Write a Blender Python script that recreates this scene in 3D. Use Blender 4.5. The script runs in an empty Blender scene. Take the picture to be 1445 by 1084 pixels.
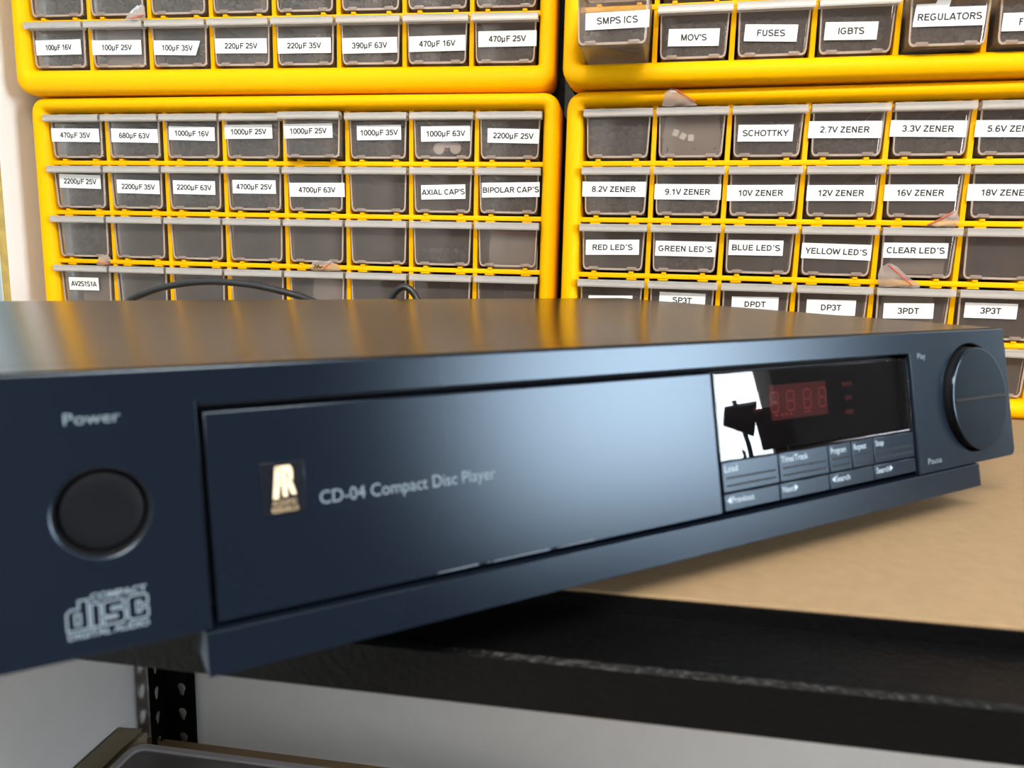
import bpy, bmesh, math, random
from mathutils import Matrix, Vector, Euler
C = bpy.context.scene
COL = C.collection
MM = 0.001
PI = math.pi

# ------------------------------------------------------------------ camera
cam_d = bpy.data.cameras.new('camera')
cam = bpy.data.objects.new('camera', cam_d)
COL.objects.link(cam)
cam_d.sensor_width = 36.0
cam_d.lens = 1061.68 / 1445 * 36.0
cam_d.clip_start = 0.02
_R = (Matrix.Rotation(math.radians(12.7218), 3, 'Z') @ Matrix.Rotation(math.radians(-9.1284), 3, 'X')
      @ Matrix.Rotation(math.radians(-1.3446), 3, 'Y') @ Matrix.Rotation(math.radians(90), 3, 'X'))
cam.matrix_world = Matrix.Translation(Vector((69.03, -659.19, 112.05)) * MM) @ _R.to_4x4()
cam_d.dof.use_dof = True
cam_d.dof.focus_distance = 0.70
cam_d.dof.aperture_fstop = 15.0
C.camera = cam

# ------------------------------------------------------------------ world, light, exposure
w = bpy.data.worlds.new('room_light')
C.world = w
w.use_nodes = True
w.node_tree.nodes['Background'].inputs[0].default_value = (0.92, 0.95, 1.0, 1)
w.node_tree.nodes['Background'].inputs[1].default_value = 0.12
SKY_STRENGTH = 32.0
ceil_l = bpy.data.lights.new('added_ceiling_fill', 'AREA'); ceil_l.shape = 'RECTANGLE'; ceil_l.size = 1.2; ceil_l.size_y = 0.25
ceil_l.energy = 76.0; ceil_l.color = (1.0, 0.95, 0.89)
ceil_o = bpy.data.objects.new('added_ceiling_fill', ceil_l); COL.objects.link(ceil_o)
ceil_o.location = (0.25, -1.65, 1.40)  # added fill to brighten the cabinet fronts, no such lamp in view
C.view_settings.view_transform = 'Standard'
C.view_settings.look = 'None'
C.view_settings.gamma = 1.0
C.view_settings.use_curve_mapping = False
C.view_settings.exposure = 0.0
try:
    C.cycles.use_denoising = True
    C.cycles.transparent_max_bounces = 32
    C.cycles.max_bounces = 8
    C.cycles.caustics_reflective = False
    C.cycles.caustics_refractive = False
except Exception:
    pass

# ------------------------------------------------------------------ materials
def nodes_of(name):
    m = bpy.data.materials.new(name)
    m.use_nodes = True
    nt = m.node_tree
    return m, nt, nt.nodes['Principled BSDF']

def mat(name, col, rough=0.5, metal=0.0, spec=0.5, noise=None, bump=None, emit=None, coat=0.0, tint=None):
    m, nt, b = nodes_of(name)
    b.inputs['Base Color'].default_value = (*col, 1)
    b.inputs['Roughness'].default_value = rough
    b.inputs['Metallic'].default_value = metal
    b.inputs['Specular IOR Level'].default_value = spec
    b.inputs['Coat Weight'].default_value = coat
    tc = nt.nodes.new('ShaderNodeTexCoord')
    if tint: b.inputs['Specular Tint'].default_value = (*tint, 1)
    if noise:
        sc, amt = noise
        n = nt.nodes.new('ShaderNodeTexNoise'); n.inputs['Scale'].default_value = sc
        n.inputs['Detail'].default_value = 4
        nt.links.new(tc.outputs['Object'], n.inputs['Vector'])
        mx = nt.nodes.new('ShaderNodeMix'); mx.data_type = 'RGBA'
        mx.inputs[6].default_value = (*[c * (1 - amt) for c in col], 1)
        mx.inputs[7].default_value = (*[min(1, c * (1 + amt)) for c in col], 1)
        nt.links.new(n.outputs['Fac'], mx.inputs[0])
        nt.links.new(mx.outputs[2], b.inputs['Base Color'])
    if bump:
        sc, st, dist = bump
        n = nt.nodes.new('ShaderNodeTexNoise'); n.inputs['Scale'].default_value = sc
        n.inputs['Detail'].default_value = 3
        nt.links.new(tc.outputs['Object'], n.inputs['Vector'])
        bp = nt.nodes.new('ShaderNodeBump'); bp.inputs['Strength'].default_value = st
        bp.inputs['Distance'].default_value = dist
        nt.links.new(n.outputs['Fac'], bp.inputs['Height'])
        nt.links.new(bp.outputs[0], b.inputs['Normal'])
    if emit:
        b.inputs['Emission Color'].default_value = (*emit[0], 1)
        b.inputs['Emission Strength'].default_value = emit[1]
    return m

def film(name, transp, tint, haze, gloss, rough, back=0.4):
    """clear plastic: see-through share, hazy share and a gloss that grows at grazing angles"""
    m = bpy.data.materials.new(name); m.use_nodes = True
    nt = m.node_tree; nt.nodes.clear()
    out = nt.nodes.new('ShaderNodeOutputMaterial')
    tr = nt.nodes.new('ShaderNodeBsdfTransparent'); tr.inputs[0].default_value = (*tint, 1)
    df = nt.nodes.new('ShaderNodeBsdfDiffuse'); df.inputs[0].default_value = (*haze, 1)
    tl = nt.nodes.new('ShaderNodeBsdfTranslucent'); tl.inputs[0].default_value = (*haze, 1)
    gl = nt.nodes.new('ShaderNodeBsdfGlossy'); gl.inputs['Roughness'].default_value = rough
    m1 = nt.nodes.new('ShaderNodeMixShader'); m1.inputs[0].default_value = back
    m2 = nt.nodes.new('ShaderNodeMixShader'); m2.inputs[0].default_value = 1 - transp
    m3 = nt.nodes.new('ShaderNodeMixShader')
    fr = nt.nodes.new('ShaderNodeFresnel'); fr.inputs[0].default_value = 1.45
    mu = nt.nodes.new('ShaderNodeMath'); mu.operation = 'MULTIPLY'; mu.inputs[1].default_value = gloss
    L = nt.links
    L.new(df.outputs[0], m1.inputs[1]); L.new(tl.outputs[0], m1.inputs[2])
    L.new(tr.outputs[0], m2.inputs[1]); L.new(m1.outputs[0], m2.inputs[2])
    L.new(fr.outputs[0], mu.inputs[0]); L.new(mu.outputs[0], m3.inputs[0])
    L.new(m2.outputs[0], m3.inputs[1]); L.new(gl.outputs[0], m3.inputs[2])
    L.new(m3.outputs[0], out.inputs[0])
    return m

M = dict(
    yellow=mat('yellow_plastic', (0.94, 0.455, 0.0), 0.5, spec=0.08, bump=(900, 0.08, 0.0003)),
    shell=mat('black_case_plastic', (0.008, 0.008, 0.008), 0.6),
    case=mat('pale_inner_plastic', (0.66, 0.54, 0.46), 0.6),
    clear=film('clear_drawer_plastic', 0.76, (0.97, 0.95, 0.93), (0.90, 0.78, 0.70), 0.8, 0.12, 0.80),
    lip=film('frosted_lip_plastic', 0.50, (0.96, 0.94, 0.91), (0.97, 0.92, 0.86), 1.0, 0.18),
    paper=mat('label_paper', (0.80, 0.79, 0.76), 0.7, spec=0.2),
    rim=film('drawer_rim_glare_plastic', 0.45, (0.95, 0.88, 0.80), (0.94, 0.78, 0.66), 1.0, 0.15),
    ink=mat('label_ink', (0.012, 0.012, 0.013), 0.7),
    heap=mat('dark_components', (0.022, 0.023, 0.027), 0.42),
    silver=mat('component_ends', (0.55, 0.52, 0.5), 0.4),
    bag=film('polythene_film', 0.60, (0.99, 0.97, 0.96), (0.78, 0.68, 0.62), 1.0, 0.2),
    redline=mat('red_zip_line', (0.62, 0.10, 0.06), 0.4),
    cap=mat('power_button_plastic', (0.003, 0.0034, 0.0045), 0.40, spec=0.15),
    dark=mat('black_recess', (0.004, 0.004, 0.005), 0.6, spec=0.2),
    cover=mat('brown_black_steel', (0.026, 0.014, 0.006), 0.20, tint=(1.0, 0.74, 0.46), spec=0.22, bump=(1800, 0.12, 0.0003)),
    chassis=mat('black_chassis', (0.01, 0.01, 0.01), 0.6),
    rubber=mat('black_rubber', (0.012, 0.012, 0.012), 0.75),
    print_=mat('grey_blue_print', (0.135, 0.175, 0.205), 0.6),
    keyprint=mat('pale_key_print', (0.36, 0.44, 0.50), 0.6),
    gold=mat('gold_print', (0.83, 0.66, 0.42), 0.4),
    dullgold=mat('dull_gold_print', (0.36, 0.26, 0.14), 0.5),
    badge=mat('badge_plate', (0.004, 0.005, 0.008), 0.25, spec=0.25),
    scuff=mat('scuffed_edge', (0.10, 0.12, 0.15), 0.6),
    redwin=mat('red_display_filter', (0.27, 0.02, 0.015), 0.5),
    redseg=mat('pale_red_segment', (0.95, 0.16, 0.11), 0.5),
    board=mat('particle_board', (0.27, 0.18, 0.095), 0.62, noise=(160, 0.16), spec=0.3, bump=(500, 0.1, 0.0004)),
    steel=mat('black_hammered_paint', (0.0025, 0.0025, 0.0026), 0.34, spec=0.12, bump=(420, 0.55, 0.0009)),
    wall=mat('white_painted_wall', (0.80, 0.79, 0.76), 0.8, noise=(30, 0.03), bump=(220, 0.12, 0.001)),
    frontwall=mat('grey_painted_wall', (0.11, 0.11, 0.115), 0.8),
    floor=mat('grey_floor', (0.30, 0.27, 0.25), 0.6),
    door=mat('pale_blue_paint', (0.62, 0.76, 0.82), 0.5),
    worn=mat('worn_ochre_edge', (0.42, 0.29, 0.07), 0.7, noise=(90, 0.5)),
    sky=mat('daylight_sky', (0, 0, 0), 1.0, emit=((0.80, 0.90, 1.0), SKY_STRENGTH)),
    frame=mat('white_window_frame', (0.75, 0.75, 0.74), 0.5),
    cord=mat('black_cable_sheath', (0.010, 0.010, 0.011), 0.38),
    tote=film('smoky_tote_plastic', 0.62, (0.85, 0.84, 0.82), (0.34, 0.33, 0.34), 0.8, 0.25),
    toterim=mat('grey_tote_rim', (0.33, 0.32, 0.33), 0.5),
    white=mat('white_laminate', (0.82, 0.81, 0.78), 0.45),
    card=mat('brown_cardboard', (0.26, 0.22, 0.14), 0.85, noise=(60, 0.12)),
    junk=mat('mixed_dull_parts', (0.18, 0.13, 0.08), 0.7, noise=(25, 0.6)),
    black=mat('matt_black', (0.012, 0.012, 0.013), 0.5),
)

def glass_mat():
    m = bpy.data.materials.new('smoked_display_glass'); m.use_nodes = True
    nt = m.node_tree; nt.nodes.clear()
    out = nt.nodes.new('ShaderNodeOutputMaterial')
    tr = nt.nodes.new('ShaderNodeBsdfTransparent'); tr.inputs[0].default_value = (0.70, 0.66, 0.66, 1)
    gl = nt.nodes.new('ShaderNodeBsdfGlossy'); gl.inputs['Roughness'].default_value = 0.012
    fr = nt.nodes.new('ShaderNodeFresnel'); fr.inputs[0].default_value = 1.5
    mx = nt.nodes.new('ShaderNodeMixShader')
    nt.links.new(fr.outputs[0], mx.inputs[0]); nt.links.new(tr.outputs[0], mx.inputs[1])
    nt.links.new(gl.outputs[0], mx.inputs[2]); nt.links.new(mx.outputs[0], out.inputs[0])
    return m
M['glass'] = glass_mat()

def satin(name, col, rough, ior, bump):
    """moulded satin plastic: dark diffuse body under a soft gaussian sheen"""
    m = bpy.data.materials.new(name); m.use_nodes = True
    nt = m.node_tree; nt.nodes.clear(); L = nt.links
    out = nt.nodes.new('ShaderNodeOutputMaterial')
    df = nt.nodes.new('ShaderNodeBsdfDiffuse'); df.inputs[0].default_value = (*col, 1)
    gl = nt.nodes.new('ShaderNodeBsdfAnisotropic'); gl.distribution = 'BECKMANN'; gl.inputs['Roughness'].default_value = rough
    gl.inputs['Color'].default_value = (0.72, 0.87, 1.0, 1)
    fr = nt.nodes.new('ShaderNodeFresnel'); fr.inputs[0].default_value = ior
    mx = nt.nodes.new('ShaderNodeMixShader')
    tc = nt.nodes.new('ShaderNodeTexCoord'); n = nt.nodes.new('ShaderNodeTexNoise'); n.inputs['Scale'].default_value = bump[0]
    bp = nt.nodes.new('ShaderNodeBump'); bp.inputs['Strength'].default_value = bump[1]; bp.inputs['Distance'].default_value = bump[2]
    L.new(tc.outputs['Object'], n.inputs['Vector']); L.new(n.outputs['Fac'], bp.inputs['Height'])
    for q in (df, gl): L.new(bp.outputs[0], q.inputs['Normal'])
    L.new(fr.outputs[0], mx.inputs[0]); L.new(df.outputs[0], mx.inputs[1]); L.new(gl.outputs[0], mx.inputs[2]); L.new(mx.outputs[0], out.inputs[0])
    return m
M['player'] = satin('navy_black_plastic', (0.0045, 0.0072, 0.0125), 0.265, 1.39, (2600, 0.03, 0.0002))
M['button'] = satin('button_plastic', (0.0045, 0.0070, 0.0125), 0.26, 1.37, (2600, 0.03, 0.0002))
M['knob'] = satin('knob_plastic', (0.0045, 0.0062, 0.0090), 0.22, 1.30, (2600, 0.03, 0.0002))

# ------------------------------------------------------------------ helpers
class MB:
    """collects shapes (millimetres) and links them as ONE mesh object"""
    def __init__(self):
        self.v = []; self.f = []
    def add(self, vs, fs, T=None):
        n = len(self.v)
        if T is not None:
            vs = [tuple(T @ Vector(p)) for p in vs]
        self.v += [tuple(p) for p in vs]
        self.f += [tuple(i + n for i in f) for f in fs]
        return self
    def box(self, x0, x1, y0, y1, z0, z1, b=0.0, T=None):
        bm = bmesh.new()
        bmesh.ops.create_cube(bm, size=1)
        for p in bm.verts:
            p.co = Vector(((x0 + x1) / 2 + p.co.x * (x1 - x0), (y0 + y1) / 2 + p.co.y * (y1 - y0), (z0 + z1) / 2 + p.co.z * (z1 - z0)))
        if b:
            bmesh.ops.bevel(bm, geom=bm.edges[:], offset=b, segments=2, affect='EDGES', profile=0.5)
        bm.verts.index_update()
        self.add([p.co[:] for p in bm.verts], [[q.index for q in f.verts] for f in bm.faces], T)
        bm.free(); return self
    def loft(self, rings, cap0=True, cap1=True, closed=False, T=None):
        n = len(rings[0]); vs = [p for r in rings for p in r]; fs = []
        m = len(rings)
        for i in range(m if closed else m - 1):
            a = i * n; b = ((i + 1) % m) * n
            for k in range(n):
                fs.append((a + k, a + (k + 1) % n, b + (k + 1) % n, b + k))
        if not closed:
            if cap0: fs.append(tuple(range(n))[::-1])
            if cap1: fs.append(tuple((m - 1) * n + k for k in range(n)))
        return self.add(vs, fs, T)
    def cyl(self, p0, p1, r0, r1=None, n=16, T=None):
        p0 = Vector(p0); p1 = Vector(p1); r1 = r0 if r1 is None else r1
        d = (p1 - p0).normalized(); a = d.orthogonal().normalized(); b = d.cross(a)
        ring = lambda c, r: [tuple(c + a * math.cos(2 * PI * k / n) * r + b * math.sin(2 * PI * k / n) * r) for k in range(n)]
        return self.loft([ring(p0, r0), ring(p1, r1)], T=T)
    def lathe(self, prof, c, n=48, T=None):
        """profile of (radius, y) turned about an axis along y through c"""
        rings = []
        for r, y in prof:
            rings.append([(c[0] + r * math.cos(2 * PI * k / n), c[1] + y, c[2] + r * math.sin(2 * PI * k / n)) for k in range(n)])
        return self.loft(rings, T=T)
    def tube(self, pts, r, n=10, T=None):
        P = [Vector(p) for p in pts]; rings = []; a = None
        for i, p in enumerate(P):
            d = (P[min(i + 1, len(P) - 1)] - P[max(i - 1, 0)]).normalized()
            if a is None: a = d.orthogonal().normalized()
            a = (a - d * a.dot(d)).normalized(); b = d.cross(a)
            rings.append([tuple(p + a * math.cos(2 * PI * k / n) * r + b * math.sin(2 * PI * k / n) * r) for k in range(n)])
        return self.loft(rings, T=T)
    def shear(self, fn):
        self.v = [fn(p) for p in self.v]; return self
    def mesh(self, name, m, smooth=None):
        me = bpy.data.meshes.new(name)
        me.from_pydata([(x * MM, y * MM, z * MM) for x, y, z in self.v], [], self.f)
        bm = bmesh.new(); bm.from_mesh(me)
        bmesh.ops.recalc_face_normals(bm, faces=bm.faces[:])
        if smooth:
            for f in bm.faces: f.smooth = True
            for e in bm.edges:
                if len(e.link_faces) == 2 and e.calc_face_angle(0) > math.radians(smooth): e.smooth = False
        bm.to_mesh(me); bm.free()
        me.materials.append(m)
        return me
    def build(self, name, m, parent=None, smooth=None):
        o = bpy.data.objects.new(name, self.mesh(name, m, smooth))
        COL.objects.link(o)
        if parent: o.parent = parent
        return o

def tag(o, label=None, cat=None, group=None, kind=None):
    if label: o['label'] = label
    if cat: o['category'] = cat
    if group: o['group'] = group
    if kind: o['kind'] = kind
    return o

def empty(name, loc, rz=0.0):
    o = bpy.data.objects.new(name, None); COL.objects.link(o)
    o.location = Vector(loc) * MM; o.rotation_euler = (0, 0, rz); o.empty_display_size = 0.02
    return o

def clone(o, parent=None):
    c = o.copy(); COL.objects.link(c)
    if parent: c.parent = parent
    for ch in list(o.children): clone(ch, c)
    return c

def curve_mesh(cu):
    o = bpy.data.objects.new('tmp', cu); COL.objects.link(o)
    bpy.context.view_layer.update()
    dg = bpy.context.evaluated_depsgraph_get()
    me = bpy.data.meshes.new_from_object(o.evaluated_get(dg))
    vs = [tuple(p.co) for p in me.vertices]; fs = [tuple(p.vertices) for p in me.polygons]
    bpy.data.objects.remove(o); bpy.data.curves.remove(cu); bpy.data.meshes.remove(me)
    return vs, fs

def plate(mb, outlines, y0, y1, bevel=0.0):
    """flat plate in the x-z plane with holes; front face at y0, back at y1"""
    cu = bpy.data.curves.new('tmp', 'CURVE'); cu.dimensions = '2D'; cu.fill_mode = 'BOTH'
    for pts in outlines:
        s = cu.splines.new('POLY'); s.points.add(len(pts) - 1); s.use_cyclic_u = True
        for k, (x, z) in enumerate(pts): s.points[k].co = (x, z, 0, 1)
    h = (y1 - y0) / 2
    cu.extrude = h - bevel; cu.bevel_depth = bevel; cu.bevel_resolution = 2; cu.offset = -bevel
    vs, fs = curve_mesh(cu)
    mb.add([(x, (y0 + y1) / 2 - z, y) for x, y, z in vs], fs)
    # weld the fill to the rim
    return mb

def circle(cx, cz, r, n=64): return [(cx + r * math.cos(2 * PI * k / n), cz + r * math.sin(2 * PI * k / n)) for k in range(n)]

def rrect(x0, x1, z0, z1, r, n=5):
    pts = []
    for cx, cz, a0 in ((x1 - r, z1 - r, 0), (x0 + r, z1 - r, PI / 2), (x0 + r, z0 + r, PI), (x1 - r, z0 + r, 1.5 * PI)):
        for k in range(n + 1):
            a = a0 + PI / 2 * k / n
            pts.append((cx + r * math.cos(a), cz + r * math.sin(a)))
    return pts

_caph = {}
def text2d(body, bold=0.0):
    cu = bpy.data.curves.new('tmp', 'FONT'); cu.body = body; cu.size = 1.0; cu.offset = bold; cu.resolution_u = 3
    return curve_mesh(cu)
def text(mb, body, x, z, y, width=None, cap=3.0, align='L', bold=0.012, ang=0.0, thick=0.0):
    """letters facing -y; x, z is the left (or middle) of the baseline"""
    if 'c' not in _caph:
        vs, _ = text2d('H'); _caph['c'] = max(p[1] for p in vs)
    vs, fs = text2d(body, bold)
    x0 = min(p[0] for p in vs); x1 = max(p[0] for p in vs)
    sz = cap / _caph['c']; sx = width / (x1 - x0) if width else sz
    off = 0 if align == 'L' else -(x1 - x0) * sx / 2
    ca, sa = math.cos(ang), math.sin(ang)
    out = []
    for px, py, _ in vs:
        a = (px - x0) * sx + off; b = py * sz
        out.append((x + a * ca - b * sa, y, z + a * sa + b * ca))
    mb.add(out, fs); return mb

def ribbon(mb, pts, wd, y, closed=True):
    n = len(pts); P = [Vector((p[0], p[1])) for p in pts]; a = []; b = []
    for i in range(n):
        p = P[i]; q0 = P[(i - 1) % n]; q1 = P[(i + 1) % n]
        d0 = (p - q0).normalized(); d1 = (q1 - p).normalized()
        n0 = Vector((-d0.y, d0.x)); n1 = Vector((-d1.y, d1.x)); m_ = (n0 + n1)
        m_ = m_ / max(0.3, m_.dot(n0)) if m_.length > 1e-6 else n0
        a.append(p + m_ * wd / 2); b.append(p - m_ * wd / 2)
    vs = [(q.x, y, q.y) for q in a + b]
    mb.add(vs, [(i, (i + 1) % n, n + (i + 1) % n, n + i) for i in range(n)])

def _arc(cx, cy, rx, ry, a0, a1, n=12):
    return [(cx + rx * math.cos(math.radians(a0 + (a1 - a0) * k / n)), cy + ry * math.sin(math.radians(a0 + (a1 - a0) * k / n))) for k in range(n + 1)]
_W = 0.195; _h = _W / 2
_B, _T = _h, 1 - _h
_bowl = lambda x0, x1, y0, y1: [(x0, y1), (x1 - (y1 - y0) / 2, y1)] + _arc(x1 - (y1 - y0) / 2, (y0 + y1) / 2, (y1 - y0) / 2, (y1 - y0) / 2, 90, -90, 10) + [(x0, y0)]
_S = _arc(.33, .735, .24, .195, 25, 180, 10)[:] + _arc(.33, .735, .24, .195, 195, 255, 4) + _arc(.33, .275, .26, .205, 75, 0, 6) + _arc(.33, .275, .26, .205, -15, -155, 9)
GLYPH = {
 '0': (.56, [_arc(.28, .5, .205, .43, 0, 360, 26)]), '1': (.56, [[(.33, 0), (.33, 1)], [(.33, .86), (.10, .72)]]),
 '2': (.56, [_arc(.27, .70, .20, .23, 165, 0, 10) + [(.45, .58), (.08, _B + .02), (.08, _B)], [(.06, _B), (.50, _B)]]),
 '3': (.56, [_arc(.26, .715, .185, .215, 165, -90, 12), _arc(.26, .285, .21, .215, 90, -165, 12)]),
 '4': (.56, [[(.38, 0), (.38, 1), (.05, .30), (.53, .30)]]), '5': (.56, [[(.48, _T), (.14, _T), (.10, .52)] + _arc(.26, .33, .215, .26, 125, -160, 14)]),
 '6': (.56, [_arc(.28, .31, .20, .24, 0, 360, 18), _arc(.30, .5, .22, .43, 50, 190, 10)]), '7': (.56, [[(.05, _T), (.50, _T), (.36, .6), (.23, 0)]]),
 '8': (.56, [_arc(.28, .72, .175, .205, 0, 360, 18), _arc(.28, .29, .205, .22, 0, 360, 18)]), '9': (.56, [_arc(.28, .69, .20, .24, 0, 360, 18), _arc(.26, .5, .22, .43, -130, 10, 10)]),
 '.': (.28, [[(.14, 0), (.14, .16)]]), "'": (.24, [[(.12, .68), (.12, 1)]]), '´': (.33, [[(.12, .76), (.22, 1)]]), ' ': (.28, []),
 'µ': (.60, [[(.12, -.2), (.12, .74)], _arc(.28, .26, .16, .2, 180, 360, 8) + [(.44, .74)], [(.44, 0), (.44, .3)]]),
 'A': (.72, [[(.05, 0), (.36, 1), (.67, 0)], [(.16, .28), (.56, .28)]]), 'B': (.72, [[(.15, 0), (.15, 1)], _bowl(.12, .60, .53, _T), _bowl(.12, .64, _B, .53)]),
 'C': (.72, [_arc(.38, .5, .28, .43, 42, 318, 18)]), 'D': (.72, [[(.15, 0), (.15, 1)], [(.12, _T), (.32, _T)] + _arc(.32, .5, .28, .5 - _h, 90, -90, 14) + [(.12, _B)]]),
 'E': (.66, [[(.15, 0), (.15, 1)], [(.12, _T), (.61, _T)], [(.12, .53), (.57, .53)], [(.12, _B), (.63, _B)]]), 'F': (.61, [[(.15, 0), (.15, 1)], [(.12, _T), (.59, _T)], [(.12, .51), (.53, .51)]]),
 'G': (.78, [_arc(.39, .5, .29, .43, 45, 330, 18) + [(.66, .46), (.41, .46)]]), 'H': (.72, [[(.15, 0), (.15, 1)], [(.57, 0), (.57, 1)], [(.15, .53), (.57, .53)]]),
 'I': (.28, [[(.14, 0), (.14, 1)]]), 'K': (.72, [[(.15, 0), (.15, 1)], [(.60, 1), (.18, .42)], [(.32, .60), (.64, 0)]]), 'L': (.61, [[(.15, 0), (.15, 1)], [(.12, _B), (.58, _B)]]),
 'M': (.83, [[(.14, 0), (.14, 1)], [(.69, 0), (.69, 1)], [(.17, .95), (.415, .05), (.66, .95)]]), 'N': (.72, [[(.14, 0), (.14, 1)], [(.58, 0), (.58, 1)], [(.16, .93), (.56, .07)]]),
 'O': (.78, [_arc(.39, .5, .30, .43, 0, 360, 28)]), 'P': (.66, [[(.15, 0), (.15, 1)], _bowl(.12, .60, .44, _T)]),
 'R': (.72, [[(.15, 0), (.15, 1)], _bowl(.12, .61, .50, _T), [(.40, .50), (.64, 0)]]), 'S': (.66, [_S]), 'T': (.61, [[(.305, 0), (.305, 1)], [(.02, _T), (.59, _T)]]),
 'U': (.72, [[(.15, 1), (.15, .32)] + _arc(.36, .32, .21, .32 - _h, 180, 360, 12) + [(.57, 1)]]), 'V': (.66, [[(.05, 1), (.33, .05), (.61, 1)]]),
 'W': (.94, [[(.05, 1), (.25, .05), (.47, .92), (.69, .05), (.89, 1)]]), 'X': (.66, [[(.06, 0), (.60, 1)], [(.06, 1), (.60, 0)]]), 'Y': (.66, [[(.04, 1), (.33, .45), (.62, 1)], [(.33, .48), (.33, 0)]]),
 'Z': (.61, [[(.06, _T), (.53, _T)], [(.53, .95), (.07, .05)], [(.05, _B), (.57, _B)]])}
def block(mb, body, x, z, y, width, cap, align='M'):
    adv = sum(GLYPH[c][0] for c in body); sx = width / adv
    px = x - width / 2 if align == 'M' else x
    for c in body:
        a, strokes = GLYPH[c]
        parts_ = []
        for st in strokes:                      # split at sharp corners
            cur = [st[0]]
            for i in range(1, len(st)):
                cur.append(st[i])
                if i < len(st) - 1:
                    d0 = (Vector(st[i]) - Vector(st[i - 1])).normalized(); d1 = (Vector(st[i + 1]) - Vector(st[i])).normalized()
                    if d0.dot(d1) < 0.25: parts_.append(cur); cur = [st[i]]
            parts_.append(cur)
        for st in parts_:
            P_ = [Vector((px + q[0] * sx, z + q[1] * cap)) for q in st]; n = len(P_); L_ = []; R_ = []
            closed = n > 3 and (P_[0] - P_[-1]).length < 1e-4
            for i in range(n):
                p = P_[i]
                d0 = (p - P_[i - 1]).normalized() if i else ((p - P_[-2]).normalized() if closed else (P_[1] - p).normalized())
                d1 = (P_[i + 1] - p).normalized() if i < n - 1 else ((P_[1] - p).normalized() if closed else d0)
                n0 = Vector((-d0.y, d0.x)); m_ = n0 + Vector((-d1.y, d1.x))
                m_ = m_ / max(0.8, m_.dot(n0)) if m_.length > 0.2 else n0
                L_.append(p + m_ * _h * cap); R_.append(p - m_ * _h * cap)
            vs = [(q.x, y, q.y) for q in L_ + R_]
            mb.add(vs, [(i, i + 1, n + i + 1, n + i) for i in range(n - 1)])
        px += a * sx
def quad(mb, pts, y): mb.add([(p[0], y, p[1]) for p in pts], [tuple(range(len(pts)))])

# ------------------------------------------------------------------ the room (local frame of the shelf: turned 4 degrees)
SH = math.radians(4.0)
def shelf_pt(x, y, z): return (x * math.cos(SH) - y * math.sin(SH), x * math.sin(SH) + y * math.cos(SH), z)
FLOOR_Z = -930.0
def structure(name, mb, m, parent=None):
    o = mb.build(name, m, parent)
    if parent is None:
        o.rotation_euler = (0, 0, SH); o['kind'] = 'structure'
    return o
XL, YB, XR, YF, ZC = -605.5, 200.0, 2300.0, -2600.0, 1500.0
structure('wall_back', MB().box(XL - 100, XR + 100, YB, YB + 100, FLOOR_Z - 50, ZC), M['wall'])
structure('wall_left', MB().box(XL - 100, XL, 22, YB, FLOOR_Z, ZC), M['wall'])
SILL = -45.0
w2 = structure('window_2', MB().box(XL - 60, XL - 6, -860, 22, SILL, ZC - 350), M['door'])
structure('wall_left', MB().box(XL - 100, XL, YF, -860, FLOOR_Z, ZC).box(XL - 100, XL, -860, 22, ZC - 350, ZC).box(XL - 100, XL, -860, 22, FLOOR_Z, SILL), M['wall'])
structure('wall_front', MB().box(XL - 100, XR + 100, YF - 100, YF, FLOOR_Z, ZC), M['frontwall'])
structure('floor', MB().box(XL - 100, XR + 100, YF, YB, FLOOR_Z - 50, FLOOR_Z), M['floor'])
cl = empty('added_ceiling_fill', (250, -1650, ZC), 0)  # unseen fixture added to go with the fill light
tag(cl, 'added long white fill fixture, unseen, hanging above and behind the camera', 'lamp')
MB().box(-630, 630, -150, 150, -55, -1, 6).build('fill_housing', M['frame'], cl)
MB().box(-600, 600, -125, 125, -60, -55.5, 1).build('fill_reflector', M['white'], cl)
structure('ceiling', MB().box(XL - 100, XR + 100, YF, YB, ZC, ZC + 50), M['wall'])
# right wall with the window that lights the place
WY0, WY1, WZ0, WZ1 = -1330.0, -330.0, 40.0, 1000.0
rw = MB()
rw.box(XR, XR + 100, YF, WY0, FLOOR_Z, ZC).box(XR, XR + 100, WY1, YB, FLOOR_Z, ZC)
rw.box(XR, XR + 100, WY0, WY1, FLOOR_Z, WZ0).box(XR, XR + 100, WY0, WY1, WZ1, ZC)
structure('wall_right', rw, M['frontwall'])
wf = MB()
for a, b, c, d in ((WY0, WY0 + 50, WZ0, WZ1), (WY1 - 50, WY1, WZ0, WZ1), (WY0, WY1, WZ0, WZ0 + 50), (WY0, WY1, WZ1 - 50, WZ1), ((WY0 + WY1) / 2 - 22, (WY0 + WY1) / 2 + 22, WZ0, WZ1)):
    wf.box(XR + 30, XR + 70, a, b, c, d, 3)
wn = structure('window_1', wf, M['frame'])
pane = MB().box(XR + 95, XR + 99, WY0 - 40, WY1 + 40, WZ0 - 40, WZ1 + 40)
structure('window_1', pane, M['sky'], wn).name = 'window_daylight'

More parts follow.
